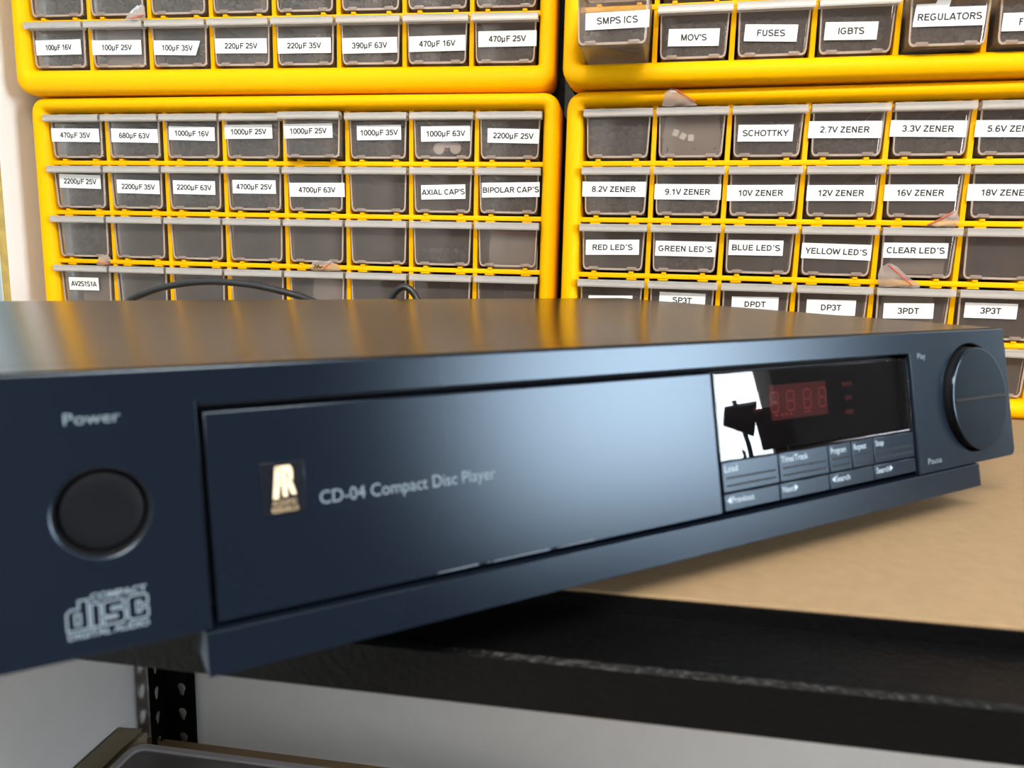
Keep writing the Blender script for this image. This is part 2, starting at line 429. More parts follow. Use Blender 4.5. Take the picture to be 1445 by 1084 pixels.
# ------------------------------------------------------------------ shelving unit
BY = -412.5     # front edge of the board
su = empty('shelving_unit', shelf_pt(0, 0, FLOOR_Z), SH)
tag(su, 'black steel shelving unit with tan particle board shelves', 'shelf')
dz = -FLOOR_Z
MB().box(-598, 900, BY, 190, -11 + dz, 0 + dz, 0.4).build('shelf_board', M['board'], su)
LB = -538.5
MB().box(-598, 900, BY + 4, 190, LB - 11 + dz, LB + dz, 0.4).build('shelf_board', M['board'], su)
def beam(y, z, s):
    """stepped front or back rail: short riser against the board, flat tread, face"""
    prof = [(0, -1), (-1.2, -1), (-1.2, -7.2), (-35, -7.2), (-36.6, -8.6), (-36.6, -24.6), (-35.4, -25.6), (-34.6, -24.6), (-34.6, -9.4), (0, -9.4), (0, -11.2), (14, -11.2), (14, -12.4), (0, -12.4)]
    mb = MB()
    rings = [[(x, y + s * a, z + b) for a, b in prof] for x in (-603, 903)]
    mb.loft(rings)
    return mb
beam(BY - 0.3, dz, 1).build('front_rail', M['steel'], su, 40)
beam(BY + 3.7, LB + dz, 1).build('front_rail', M['steel'], su, 40)
MB().box(-598, 900, 188, 190, -45 + dz, -12 + dz).build('back_rail', M['steel'], su)
MB().box(-603, -600, BY, 188, -45 + dz, -12 + dz).build('side_rail', M['steel'], su)
MB().box(-603, -600, BY, 188, LB - 45 + dz, LB - 12 + dz).build('side_rail', M['steel'], su)
def keyhole(cx, cz):
    pts = []
    for k in range(15):
        a = math.radians(-40 + 260 * k / 14)
        pts.append((cx + 6.0 * math.cos(a), cz + 6.4 * math.sin(a)))
    pts += [(cx - 3.4, cz - 10), (cx - 1.6, cz - 12.4), (cx + 1.6, cz - 12.4), (cx + 3.4, cz - 10)]
    return pts
def post(x, y, sx, sy):
    """angle post with keyhole slots in both flanges"""
    mb = MB(); H0, H1 = 0.0, dz - 0.5
    holes = []; z = 20.0
    while z < H1 - 15:
        holes.append(z); z += 36.2
    z_off = 14.0
    fl = [[(0, H0), (47, H0), (47, H1), (0, H1)]] + [keyhole(27.5, h + z_off) for h in holes]
    a = MB(); plate(a, fl, -0.9, 0.9)
    a2 = MB(); plate(a2, [[(0, H0), (28, H0), (28, H1), (0, H1)]] + [[(14 + (p - 27.5) * .9, q) for p, q in h] for h in fl[1:]], -0.9, 0.9)
    mb.add([(x + sx * p[0], y + p[1], p[2]) for p in a.v], a.f)
    mb.add([(x + p[1], y + sy * p[0], p[2]) for p in a2.v], a2.f)
    return mb
post(-576, 194, 1, -1).build('post', M['steel'], su)
post(-604, -450, 1, 1).build('post', M['steel'], su)

# white board beside the cabinets, raw edge to the front
wb = empty('white_board', shelf_pt(-574, 83, 0.2), SH)
tag(wb, 'white laminated board with worn ochre edge standing left of the yellow cabinets', 'board')
MB().box(-4, 4, -95.5, 95, 0, 620, 0.3).build('panel', M['white'], wb)
MB().box(-3.9, 3.9, -96.5, -95.6, 0, 620, 0.2).build('worn_edge', M['worn'], wb)

# ------------------------------------------------------------------ workbench by the window
wk = empty('workbench', shelf_pt(2020, -700, FLOOR_Z), SH)
tag(wk, 'dark workbench standing under the window', 'workbench')
BT = 20 - FLOOR_Z
MB().box(-250, 250, -800, 560, BT - 30, BT, 2).build('bench_top', M['black'], wk)
for sx in (-225, 225):
    for sy in (-770, 530): MB().box(sx - 22, sx + 22, sy - 22, sy + 22, 0, BT - 30, 1).build('leg', M['black'], wk)
def on_bench(name, x, y, label, cat):
    r = empty(name, shelf_pt(2020 + x, -700 + y, 20.3), SH); tag(r, label, cat); return r
dl = on_bench('desk_lamp', -120, 262, 'black desk lamp with a round head on the workbench', 'lamp')
MB().cyl((0, 0, 0), (0, 0, 14), 70, 66, 32).build('base', M['black'], dl)
MB().tube([(0, 0, 14), (0, 4, 120), (0, -6, 250)], 6).build('stem', M['black'], dl)
MB().cyl((0, -40, 215), (0, 36, 190), 26, 48, 28).build('lamp_shade', M['black'], dl)
mo = on_bench('monitor', 60, 345, 'small black monitor on the workbench at the end of the window', 'monitor')
MB().box(-60, 60, -70, 70, 0, 12, 2).build('base', M['black'], mo)
MB().box(-10, 10, -16, 16, 12, 120, 2).build('stand', M['black'], mo)
MB().box(-14, 14, -50, 50, 110, 230, 4).build('screen_housing', M['black'], mo)
pb = on_bench('parts_box', 20, 200, 'open dark parts box on the workbench', 'box')
MB().box(-70, 70, -42, 42, 0, 46, 2).build('box_body', M['black'], pb)
MB().box(-70, 70, 42, 45, 46, 120, 1).build('raised_lid', M['black'], pb)

# ------------------------------------------------------------------ drawer cabinets
PX, PZ = 59.66, 46.6
TH = 7.0
NC, NR = 8, 5
YAW = {'L': 0.0694, 'R': 0.0, 'TL': 0.0912, 'TR': 0.0115}
CAB = {  # grid corner (x, y of the divider plane), z of the base, margin under the grid, frame height
    'L': (-533.9, -26.2, 0.0, 11.1, 256.2), 'R': (-23.3, 0.0, 0.0, 10.6, 254.6),
    'TL': (-539.2, -35.1, 257.7, 17.9, 265.0), 'TR': (-25.7, -14.2, 256.0, 12.9, 258.5)}
CABNAME = {'L': 'lower left', 'R': 'lower right', 'TL': 'upper left', 'TR': 'upper right'}
ORD = ['first', 'second', 'third', 'fourth', 'fifth', 'sixth', 'seventh', 'eighth']

def cabinet(k):
    X, Y, Z, mb_, H = CAB[k]
    root = empty('drawer_cabinet', (X, Y, Z), YAW[k])
    tag(root, {'L': 'yellow drawer cabinet standing on the shelf at left, holding the AXIAL and BIPOLAR drawers',
               'R': 'yellow drawer cabinet standing on the shelf at right, holding the ZENER and LED drawers',
               'TL': 'yellow drawer cabinet on top of the left one, with the 390µF 63V drawer',
               'TR': 'yellow drawer cabinet on top of the right one, with the FUSES drawer'}[k], 'drawer cabinet', 'yellow drawer cabinets stacked two by two')
    W = NC * PX; G = mb_
    f = MB()
    # moulded border, swept round a rounded rectangle
    prof = [(0.6, 30), (0, 26), (0, -3), (0.8, -6.3), (2.8, -8.6), (6.0, -9.6), (9.0, -9.3), (11.5, -7.6), (13.0, -5), (14.2, -1), (15.0, 4), (15.2, 26)]
    x0, x1, z0, z1 = -13.6, W + 13.6, 0.0, H
    ix0, ix1, iz0, iz1 = 1.6, W - 1.6, G + 5.6, G + NR * PZ - 1.5
    rings = []
    for ins, y in prof:
        t = ins / 15.2
        r = max(1.0, 14.0 * (1 - t) + 1.0 * t)
        rings.append([(px, y, pz) for px, pz in rrect(x0 + (ix0 - x0) * t, x1 + (ix1 - x1) * t, z0 + (iz0 - z0) * t, z1 + (iz1 - z1) * t, r)])
    f.loft(rings, False, False)
    # divider bars and the little guide tabs
    for i in range(1, NC):
        f.box(i * PX - 2, i * PX + 2, 0, 16, G, G + NR * PZ, 0.5).box(i * PX - 1.0, i * PX + 1.0, 15, 70, G, G + NR * PZ)
    for j in range(1, NR):
        z = G + j * PZ
        f.box(0, W, -0.6, 16, z - 2.1, z + 2.1, 0.7)
    for i in range(NC):
        for j in range(NR + 1):
            z = G + j * PZ
            for s in (-1, 1):
                cx = (i + 0.5) * PX + s * 16
                if 0 < j < NR: f.box(cx - 2, cx + 2, -1.2, 12, z + 1.5, z + 3.9, 0.4)
                if j > 0: f.box(cx - 4.3 + s * 0.5, cx + 4.3 + s * 0.5, 0, 14, z - 3.6, z - 1.5, 0.3)
    f.build('front_frame', M['yellow'], root, 35)
    c = MB()
    c.box(-10, -7, 22, 165, 4, H - 4).box(W + 7, W + 10, 22, 165, 4, H - 4).box(-10, W + 10, 22, 165, 4, 7).box(-10, W + 10, 22, 165, H - 7, H - 4).box(-10, W + 10, 162, 165, 4, H - 4)
    if k in 'LR': c.box(0, W, 40, 150, H - 5, H + 1.0)
    c.build('case', M['shell'], root); c = MB().box(-6.9, W + 6.9, 161, 161.9, 7.1, H - 7.1).box(-6.9, -6.3, 30, 161, 7.1, H - 7.1).box(W + 6.3, W + 6.9, 30, 161, 7.1, H - 7.1)
    for i in range(1, NC): c.box(i * PX - 0.8, i * PX + 0.8, 17, 160, G - 1, G + NR * PZ)
    for j in range(0, NR): c.box(-7, W + 7, 17, 160, G + j * PZ - 0.8, G + j * PZ + 0.8)
    c.build('compartment_liner', M['case'], root)
    return root

def ring_rect(hx, y0, y1, z, r):
    return [(px, py, z) for px, py in rrect(-hx, hx, y0, y1, r, 3)]
def drawer_meshes():
    t = MB()
    zb, zt = -19.3, 19.0            # relative to the middle of the cell
    R = []
    R.append(ring_rect(23.6, 0.5, 134, zb, 2.5))
    R.append(ring_rect(25.3, -1.6, 135, zb + 1.8, 2.5))
    R.append(ring_rect(26.6, -2.8, 136, zt, 2.5))
    R.append(ring_rect(25.4, -1.6, 134.8, zt, 1.5))
    R.append(ring_rect(24.2, -0.4, 133.8, zb + 2.6, 1.5))
    t.loft(R)
    for s in (-1, 1): t.box(s * 16 - 4, s * 16 + 4, -3.2, -1.2, zb + 0.6, zb + 3.4, 0.5)
    tray = t.mesh('tray', M['clear'], 40)
    l = MB()
    prof = [(-2.6, 13.6), (-4.2, 16.6), (-9.0, 17.0), (-9.6, 13.4), (-10.6, 13.2), (-11.2, 14.4), (-10.8, 18.6), (-9.8, 19.4), (-2.6, 19.4)]
    l.loft([[(x, a, b) for a, b in prof] for x in (-28.4, 28.4)])
    lip = l.mesh('pull_lip', M['lip'], 30)
    return tray, lip
TRAY, LIP = drawer_meshes()
def rim_mesh():
    mb = MB(); o = rrect(-26.2, 26.2, -18.6, 40, 3.5, 5)
    # U-shaped bead along both sides and the foot of the drawer front, with two notches; pinkish edge highlight is put into its colour
    outer = [(-26.4, 13.5), (-25.4, -14.5), (-24.6, -17.4), (-22.6, -18.9), (22.6, -18.9), (24.6, -17.4), (25.4, -14.5), (26.4, 13.5)]
    inner = [(25.2, 13.5), (24.3, -14.2), (23.6, -16.4), (22.2, -17.3), (20.6, -17.2), (20.0, -15.9), (12.6, -15.9), (12.0, -17.2), (-12.0, -17.2), (-12.6, -15.9), (-20.0, -15.9), (-20.6, -17.2), (-22.2, -17.3), (-23.6, -16.4), (-24.3, -14.2), (-25.2, 13.5)]
    plate(mb, [outer + inner], -0.5, 0.5)
    mb.shear(lambda p: (p[0], p[1] - 2.35 - (p[2]) * 0.026, p[2]))
    return mb.mesh('base_rim', M['rim'])
RIM = rim_mesh()

LABELS = {}
for row in [
 ('TL',4,0,-0.6,-1.2,45.6,13.0,0.6,'100µF 16V',26), ('TL',4,1,-1.9,-2.0,48.6,12.5,-0.3,'100µF 25V',29.6), ('TL',4,2,-2.3,-3.1,44.9,12.3,-1.2,'100µF 35V',29.6),
 ('TL',4,3,-0.6,-2.2,48.8,12.5,-0.5,'220µF 25V',30.5), ('TL',4,4,-1.1,-2.7,49.4,12.7,0.1,'220µF 35V',31), ('TL',4,5,-0.8,-3.3,49.8,12.8,0.4,'390µF 63V',31.5),
 ('TL',4,6,0.2,-2.6,49.5,12.6,0.8,'470µF 16V',31.5), ('TL',4,7,1.7,0.4,50.2,12.6,0.3,'470µF 25V',31.5),
 ('TL',3,0,-0.6,3.4,45.6,12.5,0.8,'',0), ('TL',3,1,-1.0,3.8,46.0,12.5,0.3,'',0),
 ('L',0,0,-1.3,1.8,50.2,12.2,-0.6,'470µF 35V',31), ('L',0,1,0.7,1.2,47.8,12.3,-1.0,'680µF 63V',31), ('L',0,2,-0.6,3.0,46.0,12.3,-1.3,'1000µF 16V',34),
 ('L',0,3,-4.0,4.4,46.8,12.3,0.3,'1000µF 25V',34.5), ('L',0,4,-3.3,3.9,46.0,12.4,0.7,'1000µF 25V',34.5), ('L',0,5,1.1,3.3,41.0,12.7,0.6,'1000µF 35V',34.5),
 ('L',0,6,2.3,2.3,44.2,13.0,0.8,'1000µF 63V',34.8), ('L',0,7,3.0,0.2,45.2,12.0,-1.2,'2200µF 25V',35),
 ('L',1,0,0.7,5.6,43.6,12.7,-1.1,'2200µF 25V',34), ('L',1,1,1.8,1.1,44.2,12.5,-1.0,'2200µF 35V',34), ('L',1,2,-0.5,0.9,42.6,12.4,-0.8,'2200µF 63V',34.5),
 ('L',1,3,0.0,2.0,42.7,12.2,-0.1,'4700µF 25V',34.5), ('L',1,4,1.6,-0.2,52.9,12.4,0.3,'4700µF 63V',34.8), ('L',1,6,0.7,-1.1,40.4,12.5,1.5,"AXIAL CAP'S",38.6),
 ('L',1,7,1.7,1.3,51.4,12.6,1.1,'BIPOLAR CAP´S',49.6), ('L',3,0,-2.5,1.3,32.2,12.4,0.1,'AV2S1S1A',27),
 ('TR',4,0,3.4,-2.2,47.1,11.8,0.7,'SMPS ICS',30), ('TR',4,1,0.0,-3.3,39.1,12.8,-1.3,"MOV'S",19.8), ('TR',4,2,-1.8,-2.2,39.0,12.2,-2.5,'FUSES',20.9),
 ('TR',4,3,-3.6,-2.9,37.4,12.7,-1.4,'IGBTS',18.5), ('TR',4,4,-0.1,0.7,47.4,12.8,-0.5,'REGULATORS',42), ('TR',4,5,-1.0,-4.2,46,12.1,-0.4,'F',2.8),
 ('R',0,2,-1.7,-0.7,42.2,12.8,-0.5,'SCHOTTKY',34.7), ('R',0,3,-2.2,1.1,53.6,12.7,-0.6,'2.7V ZENER',35.8), ('R',0,4,-2.2,0.9,53.5,12.1,-1.2,'3.3V ZENER',35.8),
 ('R',0,5,-2.6,0.0,53,12.1,-0.9,'5.6V ZENER',35.8), ('R',1,0,-1.5,2.0,53.2,12.4,-0.2,'8.2V ZENER',36.4), ('R',1,1,-0.3,-0.1,53.7,12.4,-0.3,'9.1V ZENER',36),
 ('R',1,2,-2.1,-0.8,52.5,12.6,0.3,'10V ZENER',34.5), ('R',1,3,-0.9,-0.7,50.9,12.2,0.1,'12V ZENER',34), ('R',1,4,-2.9,-0.4,51.5,12.4,0.1,'16V ZENER',33.5),
 ('R',1,5,-3.0,-0.1,53,12.4,-0.1,'18V ZENER',34), ('R',2,0,-0.6,0.3,45.4,12.7,1.0,'RED LED´S',34), ('R',2,1,0.5,0.1,49.0,12.4,-0.3,'GREEN LED´S',43.5),
 ('R',2,2,-2.7,2.0,42.8,12.4,0.1,'BLUE LED´S',37.7), ('R',2,3,-0.4,0.1,52.5,12.2,-1.0,'YELLOW LED´S',45.8), ('R',2,4,-1.9,2.1,46.3,11.9,0.4,'CLEAR LED´S',41.3),
 ('R',3,0,-0.2,-0.6,37.8,13.0,1.5,'',0), ('R',3,1,0.5,3.8,38.0,12.7,-1.1,'SP3T',15.7), ('R',3,2,-0.1,2.5,37.1,12.4,0.9,'DPDT',17),
 ('R',3,3,-0.6,1.9,37.4,12.5,0.6,'DP3T',15.7), ('R',3,4,-2.4,1.3,36.6,12.2,1.7,'3PDT',15.4), ('R',3,5,-3.4,3.5,36.9,11.9,0.0,'3P3T',14.4)]:
    LABELS[row[:3]] = row[3:]
PULL = {('TR', 4, 0): 47, ('TR', 4, 4): 13, ('TR', 4, 5): 11, ('L', 0, 4): 6}

def label_on(d, spec, key):
    u, v, wd, h, ang, txt, tw = spec
    a = math.radians(ang)
    def T(mb, y):
        mb.shear(lambda p: (u + p[0] * math.cos(a) - p[2] * math.sin(a), p[1] + y + (p[2] + v) * -0.032, v + p[0] * math.sin(a) + p[2] * math.cos(a)))
        return mb
    y = -3.1
    pts = [(-wd / 2, -h / 2), (wd / 2, -h / 2), (wd / 2, h / 2), (-wd / 2, h / 2)]
    if key == ('TL', 4, 2): pts[1] = (wd / 2 - 4.5, -h / 2)
    if key == ('TR', 4, 4): pts = pts[:3] + [(-1, h / 2), (0, h / 2 + 4.5), (-9, h / 2 + 5), (-10, h / 2 + 2.6), (-wd / 2 + 1, h / 2 + 2.4), (-wd / 2, -h / 2 + 3)]
    mb = MB(); plate(mb, [pts], -0.15, 0.12); T(mb, y)
    o = mb.build('label_strip', M['paper'], d)
    if txt:
        t = MB()
        if key == ('TR', 4, 5): block(t, txt, -12.5, -2.4, -0.2, tw, 4.8, 'L')
        else: block(t, txt, 0, -2.4, -0.2, tw * 1.02, 4.8)
        T(t, y); t.build('lettering', M['ink'], o)

def cell(k, r, c, dy=0.0):
    X, Y, Z, mb_, H = CAB[k]; a = YAW[k]
    u = (c + 0.5) * PX; y = -dy
    return (X + u * math.cos(a) - y * math.sin(a), Y + u * math.sin(a) + y * math.cos(a), Z + mb_ + (NR - r - 0.5) * PZ + (1.8 if r == NR - 1 else 0))

for k in ('L', 'R', 'TL', 'TR'): cabinet(k)
proto = empty('drawer', (0, 0, 0))
for nm, me in (('tray', TRAY), ('pull_lip', LIP), ('base_rim', RIM)):
    o = bpy.data.objects.new(nm, me); COL.objects.link(o); o.parent = proto
first = True
rows_of = {'L': range(5), 'R': range(5), 'TL': range(5), 'TR': range(5)}
ROWN = ['top row', 'second row', 'third row', 'fourth row', 'bottom row']
for k in ('L', 'R', 'TL', 'TR'):
    for r in rows_of[k]:
        for c in range(NC):
            d = proto if first else proto.copy()
            if first: first = False
            else:
                COL.objects.link(d)
                for ch in (q for q in proto.children if q.name.split('.')[0] in ('tray', 'pull_lip', 'base_rim')):
                    e = ch.copy(); COL.objects.link(e); e.parent = d
            d.location = Vector(cell(k, r, c, PULL.get((k, r, c), 0))) * MM
            d.rotation_euler = (0, 0, YAW[k])
            spec = LABELS.get((k, r, c))
            cn = CABNAME[k]
            pulled = 'pulled-out ' if (k, r, c) == ('TR', 4, 0) else ''
            if spec and spec[5]:
                lb = '%sclear drawer labelled %s, %s from left in %s yellow cabinet, %s' % (pulled, spec[5], ORD[c], cn, ROWN[r])
            elif spec:
                lb = 'clear drawer with blank white label, %s, %s from left, %s yellow cabinet' % (ROWN[r], ORD[c], cn)
            else:
                lb = 'unlabelled clear drawer, %s, %s from left, %s yellow cabinet' % (ROWN[r], ORD[c], cn)
            tag(d, lb, 'drawer', 'clear drawers of the yellow cabinets')
            if spec: label_on(d, spec, (k, r, c))

# dark parts heaped in the drawers
def heap_mesh(seed, top):
    rnd = random.Random(seed); mb = MB()
    zz = -13.0
    while zz < top:
        for i in range(6):
            for j in range(3):
                cx = -20 + i * 8 + rnd.uniform(-2, 2); cy = 7 + j * 10 + rnd.uniform(-3, 3); cz = zz + rnd.uniform(-1.5, 1.5)
                d = Vector((rnd.uniform(-1, 1), rnd.uniform(-1, 1), rnd.uniform(-.6, .6))).normalized() * rnd.uniform(4, 6)
                rr = rnd.uniform(3.2, 4.6)
                p = Vector((max(-19, min(19, cx)), max(7, cy), max(-11.5, min(11, cz))))
                mb.cyl(p - d * .6, p + d * .6, rr * .9, None, 8)
        zz += 6.5
    return mb.mesh('component_heap', M['heap'], 50)
HEAPS = [heap_mesh(1, 8), heap_mesh(2, 3), heap_mesh(3, 10), heap_mesh(4, -4)]
HP = {('L', 0): {0: 0, 1: 2, 2: 2, 3: 1, 4: 3, 5: 2, 6: 0, 7: 2}, ('L', 1): {0: 1, 1: 1, 2: 3, 3: 3, 4: 1, 7: 0}, ('L', 2): {0: 2, 6: 3}, ('L', 3): {7: 3},
      ('R', 0): {0: 2, 1: 3, 2: 0, 3: 2, 4: 2, 5: 2}, ('R', 1): {0: 2, 1: 3, 2: 3, 5: 1}, ('R', 2): {1: 3}, ('R', 3): {0: 1, 1: 3},
      ('TL', 3): {0: 2, 1: 2, 2: 1, 3: 1, 4: 1, 5: 0, 6: 0, 7: 0}, ('TL', 4): {0: 2, 1: 1, 2: 1, 3: 1, 4: 0, 5: 1, 6: 1, 7: 0},
      ('TR', 4): {0: 1, 1: 2, 2: 2, 3: 2, 4: 2, 5: 2}}
for (k, r), cs in HP.items():
    for c, h in cs.items():
        o = bpy.data.objects.new('component_heap', HEAPS[h]); COL.objects.link(o)
        o.location = Vector(cell(k, r, c, PULL.get((k, r, c), 0))) * MM; o.rotation_euler = (0, 0, YAW[k])
        sp = LABELS.get((k, r, c))
        lb = ('heap of dark parts inside the clear drawer labelled %s, %s, %s from left' % (sp[5], ROWN[r], ORD[c])) if sp and sp[5] else 'heap of dark parts in clear drawer, %s, %s from left, %s cabinet' % (ROWN[r], ORD[c], CABNAME[k])
        tag(o, lb, 'electronic parts', 'dark parts in the drawers', 'stuff')

# crumpled zip bags that stick out over the lips
def zip_bag(k, rows, line, label, seed):
    rnd = random.Random(seed)
    X, Y, Z, mb_, H = CAB[k]
    root = empty('zip_bag', (X, Y, 0), YAW[k])
    n = 8; F = []; Bk = []
    # refine the rows
    fine = []
    for i in range(len(rows) - 1):
        for t in (0, 0.5):
            fine.append([a + (b - a) * t for a, b in zip(rows[i], rows[i + 1])])
    fine.append(list(rows[-1]))
    for (e, wd, y, z) in fine:
        fr = []; bk = []
        for q in range(n):
            s = -1 + 2 * q / (n - 1)
            th = 0.6 * (1 - s * s) + 0.05
            j = rnd.uniform(-.5, .5)
            fr.append((e + s * wd, y - th + j, z + rnd.uniform(-.6, .6))); bk.append((fr[-1][0], y + th + j, fr[-1][2]))
        F.append(fr); Bk.append(bk)
    mb = MB()
    mb.loft([f + b[::-1] for f, b in zip(F, Bk)])
    mb.build('bag_film', M['bag'], root, 60)
    (e0, y0, z0), (e1, y1, z1) = line
    MB().tube([(e0, y0, z0), ((e0 + e1) / 2, (y0 + y1) / 2 - 0.6, (z0 + z1) / 2 - 0.3), (e1, y1, z1)], 0.5, 6).build('zip_line', M['redline'], root)
    tag(root, label, 'plastic bag', 'clear zip bags in the drawers')
    return root
gt = lambda k, r: CAB[k][2] + CAB[k][3] + (NR - r) * PZ
def rows(k, r, e_in, w_in, tip):
    t = gt(k, r)
    R = [(e_in, w_in, 3, t - 40), (e_in, w_in, 2.5, t - 22), (e_in, w_in * .9, 2.5, t - 8)]
    R += [(tip[0][0], tip[0][1], 0.5, t - 3.4), (tip[0][0], tip[0][1], -10.5, t - 3.2)]
    return R + [(a, b, y, z) for a, b, y, z in tip[1:]]
b01 = zip_bag('R', rows('R', 0, 90, 23, [(79, 14), (77, 11, -12, 245), (73, 6, -12.5, 250), (72, 2, -12, 253.5)]), ((75.5, -13.4, 252.5), (91, -12.8, 243.2)), 'crumpled clear zip bag sticking up from unlabelled drawer left of SCHOTTKY', 5)
zip_bag('R', rows('R', 2, 270, 20, [(280, 11), (282, 10, -12, 149), (287, 5.5, -12, 154), (289, 1.5, -12, 159)]), ((270, -12.6, 148), (288, -13, 158.4)), 'clear zip bag with red line sticking up from the CLEAR LED´S drawer', 6)
zip_bag('R', rows('R', 3, 266, 20, [(256, 15), (254, 14.5, -12, 104), (249, 10, -12.4, 110), (246.5, 6, -12.6, 116), (247, 1.5, -12.6, 118.5)]), ((246, -13.6, 117.5), (264, -13.2, 102.5)), 'clear zip bag with red line sticking up from the 3PDT drawer', 7)
zip_bag('L', rows('L', 3, 40, 18, [(55, 7), (57, 7, -12, 104), (58, 6, -12.4, 108), (58.5, 3.5, -12.4, 111)]), ((52, -13.2, 104), (63, -13.2, 102.5)), 'pale clear bag sticking up at the right end of the AV2S1S1A drawer', 8)
b34 = zip_bag('L', rows('L', 3, 282, 20, [(281, 15), (280, 15, -12, 103.5), (280, 13, -12.4, 107), (279, 8, -12.4, 110)]), ((279, -13.2, 103), (286, -13.4, 108.5)), 'clear bag with handwriting sticking up from drawer below the 4700µF 63V column', 9)
zip_bag('L', [(452, 22, 3, 106), (452, 22, 2, 122), (452, 21, 2, 134), (452, 20, 2.5, 140)], ((433, 0.6, 139), (471, 0.6, 137.5)), 'clear zip bag with red line lying inside the drawer below BIPOLAR CAP´S', 11)
zip_bag('TL', rows('TL', 4, 92, 18, [(112, 10), (114, 9, -12, 322), (117, 6.5, -12.4, 327), (119.5, 3, -12.4, 331.5)]), ((109.5, -13.2, 320), (122, -13.2, 323)), 'crumpled clear bag sticking up from the 100µF 25V drawer', 10)

for tu, tz_, ta in ((77, 221.5, .3), (83, 218.6, .5), (89.5, 217.4, .05)):
    T = Matrix.Translation((tu, 1.2, tz_)) @ Matrix.Rotation(ta, 4, 'Y')
    MB().box(-2.3, 2.3, -.3, .3, -2.6, 2.6, 0, T).build('pale_tag', M['paper'], b01)
mk = MB()
for a in (((270, 103.2), (272.5, 106), (270.5, 106.2)), ((272.4, 103.3), (275, 106.4)), ((273.2, 104.2), (276.5, 104.6)), ((276, 103.6), (278.5, 105.2))):
    mk.tube([(p, -13.3, q) for p, q in a], 0.5, 6)
mk.build('marker_scribble', M['ink'], b34)
for k_, (cu_, cz_, cl_) in enumerate(((-4.6, -16.2 + 6.5, 'left'), (3.0, -4.2, 'top'), (10.4, -9.4, 'right'))):
    o = MB().cyl((cu_, 1.0, cz_), (cu_, 5.0, cz_), 5.0, 5.0, 24).build('capacitor', M['silver'], None, 40)
    o.location = Vector(cell('L', 0, 6)) * MM; o.rotation_euler = (0, 0, YAW['L'])
    tag(o, 'pale round capacitor end in the 1000µF 63V drawer, %smost of three' % cl_, 'capacitor', 'pale round capacitors')

# ------------------------------------------------------------------ the disc player
PYAW = math.radians(44.2858); RAKE = 0.2102; PTOP = 86.13
ox, oy = 224.79, -237.94
ca, sa = math.cos(PYAW), math.sin(PYAW)
pr = empty('disc_player', (ox + ca * -215 - sa * 143, oy + sa * -215 + ca * 143, 0), PYAW)
tag(pr, 'dark navy compact disc player with raked front panel resting on the shelf', 'disc player')
def P(mb, raked=True):
    """front-panel coordinates (u from right end, depth, v from the top) -> player frame"""
    return mb.shear(lambda p: (p[0] + 215, p[1] - 143 + (RAKE * p[2] if raked else 0), p[2] + PTOP))
UL, UR = -436.0, 0.0
r0, r1, rt, fb = -377.3, -82.6, -9.85, -62.4
def part(name, mb, m, parent=pr, raked=True, smooth=35): return P(mb, raked).build(name, m, parent, smooth)

# faceplate: an inverted U round the door opening, with round openings for button and knob
KX, KZ, BX, BZ = -33.2, -32.0, -398.6, -31.6
out = [(UL, 0), (UL, fb)] + [(r0, fb), (r0, rt + 1)] + [(r0 + 1, rt), (r1 - 1, rt)] + [(r1, rt - 1), (r1, fb)] + [(-3.2, fb), (-1.0, fb + .8), (0, fb + 3), (0, -1), (-1, 0)]
mb = MB(); out = [(a, min(b, -0.35)) for a, b in out]
plate(mb, [out, circle(KX, KZ, 24.9, 96), circle(BX, BZ, 9.7, 64)], 0, 12, 0.7)
part('faceplate', mb, M['player'])
mb = MB().box(UL + 6, UR - 4, 10.5, 13, fb + 2, -3)
part('recess_back', mb, M['dark'])
# sleeves inside the two round openings
mb = MB(); mb.lathe([(9.9, 11.5), (9.9, 0.6), (9.6, 0.3), (9.2, 1.2), (9.2, 11.5)], (BX, 0, BZ), 56); bz = part('button_sleeve', mb, M['dark'])
mb = MB(); mb.lathe([(8.4, 11), (8.6, 2.0), (8.3, 1.1), (7.8, 1.0), (5, 1.12), (2.5, 1.18), (0.01, 1.2)], (BX, 0, BZ), 56); part('power_button', mb, M['cap'])
# rocker knob with a ridge across the middle
mb = MB(); mb.lathe([(23.7, -1.9), (23.75, -2.8), (23.4, -3.3), (23.0, -3.4), (12, -3.36), (0.01, -3.34), (0.01, -1.9)], (KX, 0, KZ), 96); kb = part('rocker_knob', mb, M['knob'], smooth=7)
mb = MB(); mb.lathe([(23.4, 10), (23.6, -2.0)], (KX, 0, KZ), 96); part('shaded_knob_skirt', mb, M['dark'], kb)  # side of the knob, its shadow painted in as black
mb = MB()
mb.loft([[(KX + x, a, KZ + b) for a, b in ((-2.8, 1.4), (-3.9, 0.6), (-4.0, 0.1), (-2.7, -1.6))] for x in (-22.6, 22.6)])
part('ridge', mb, M['knob'], kb)
# plinth under the faceplate
mb = MB(); plate(mb, [[(-379, -62.9), (-379, -73.1), (-34.1, -73.1), (-34.1, -62.9)]], 0.0, 16, 0.15); part('plinth', mb, M['player'])
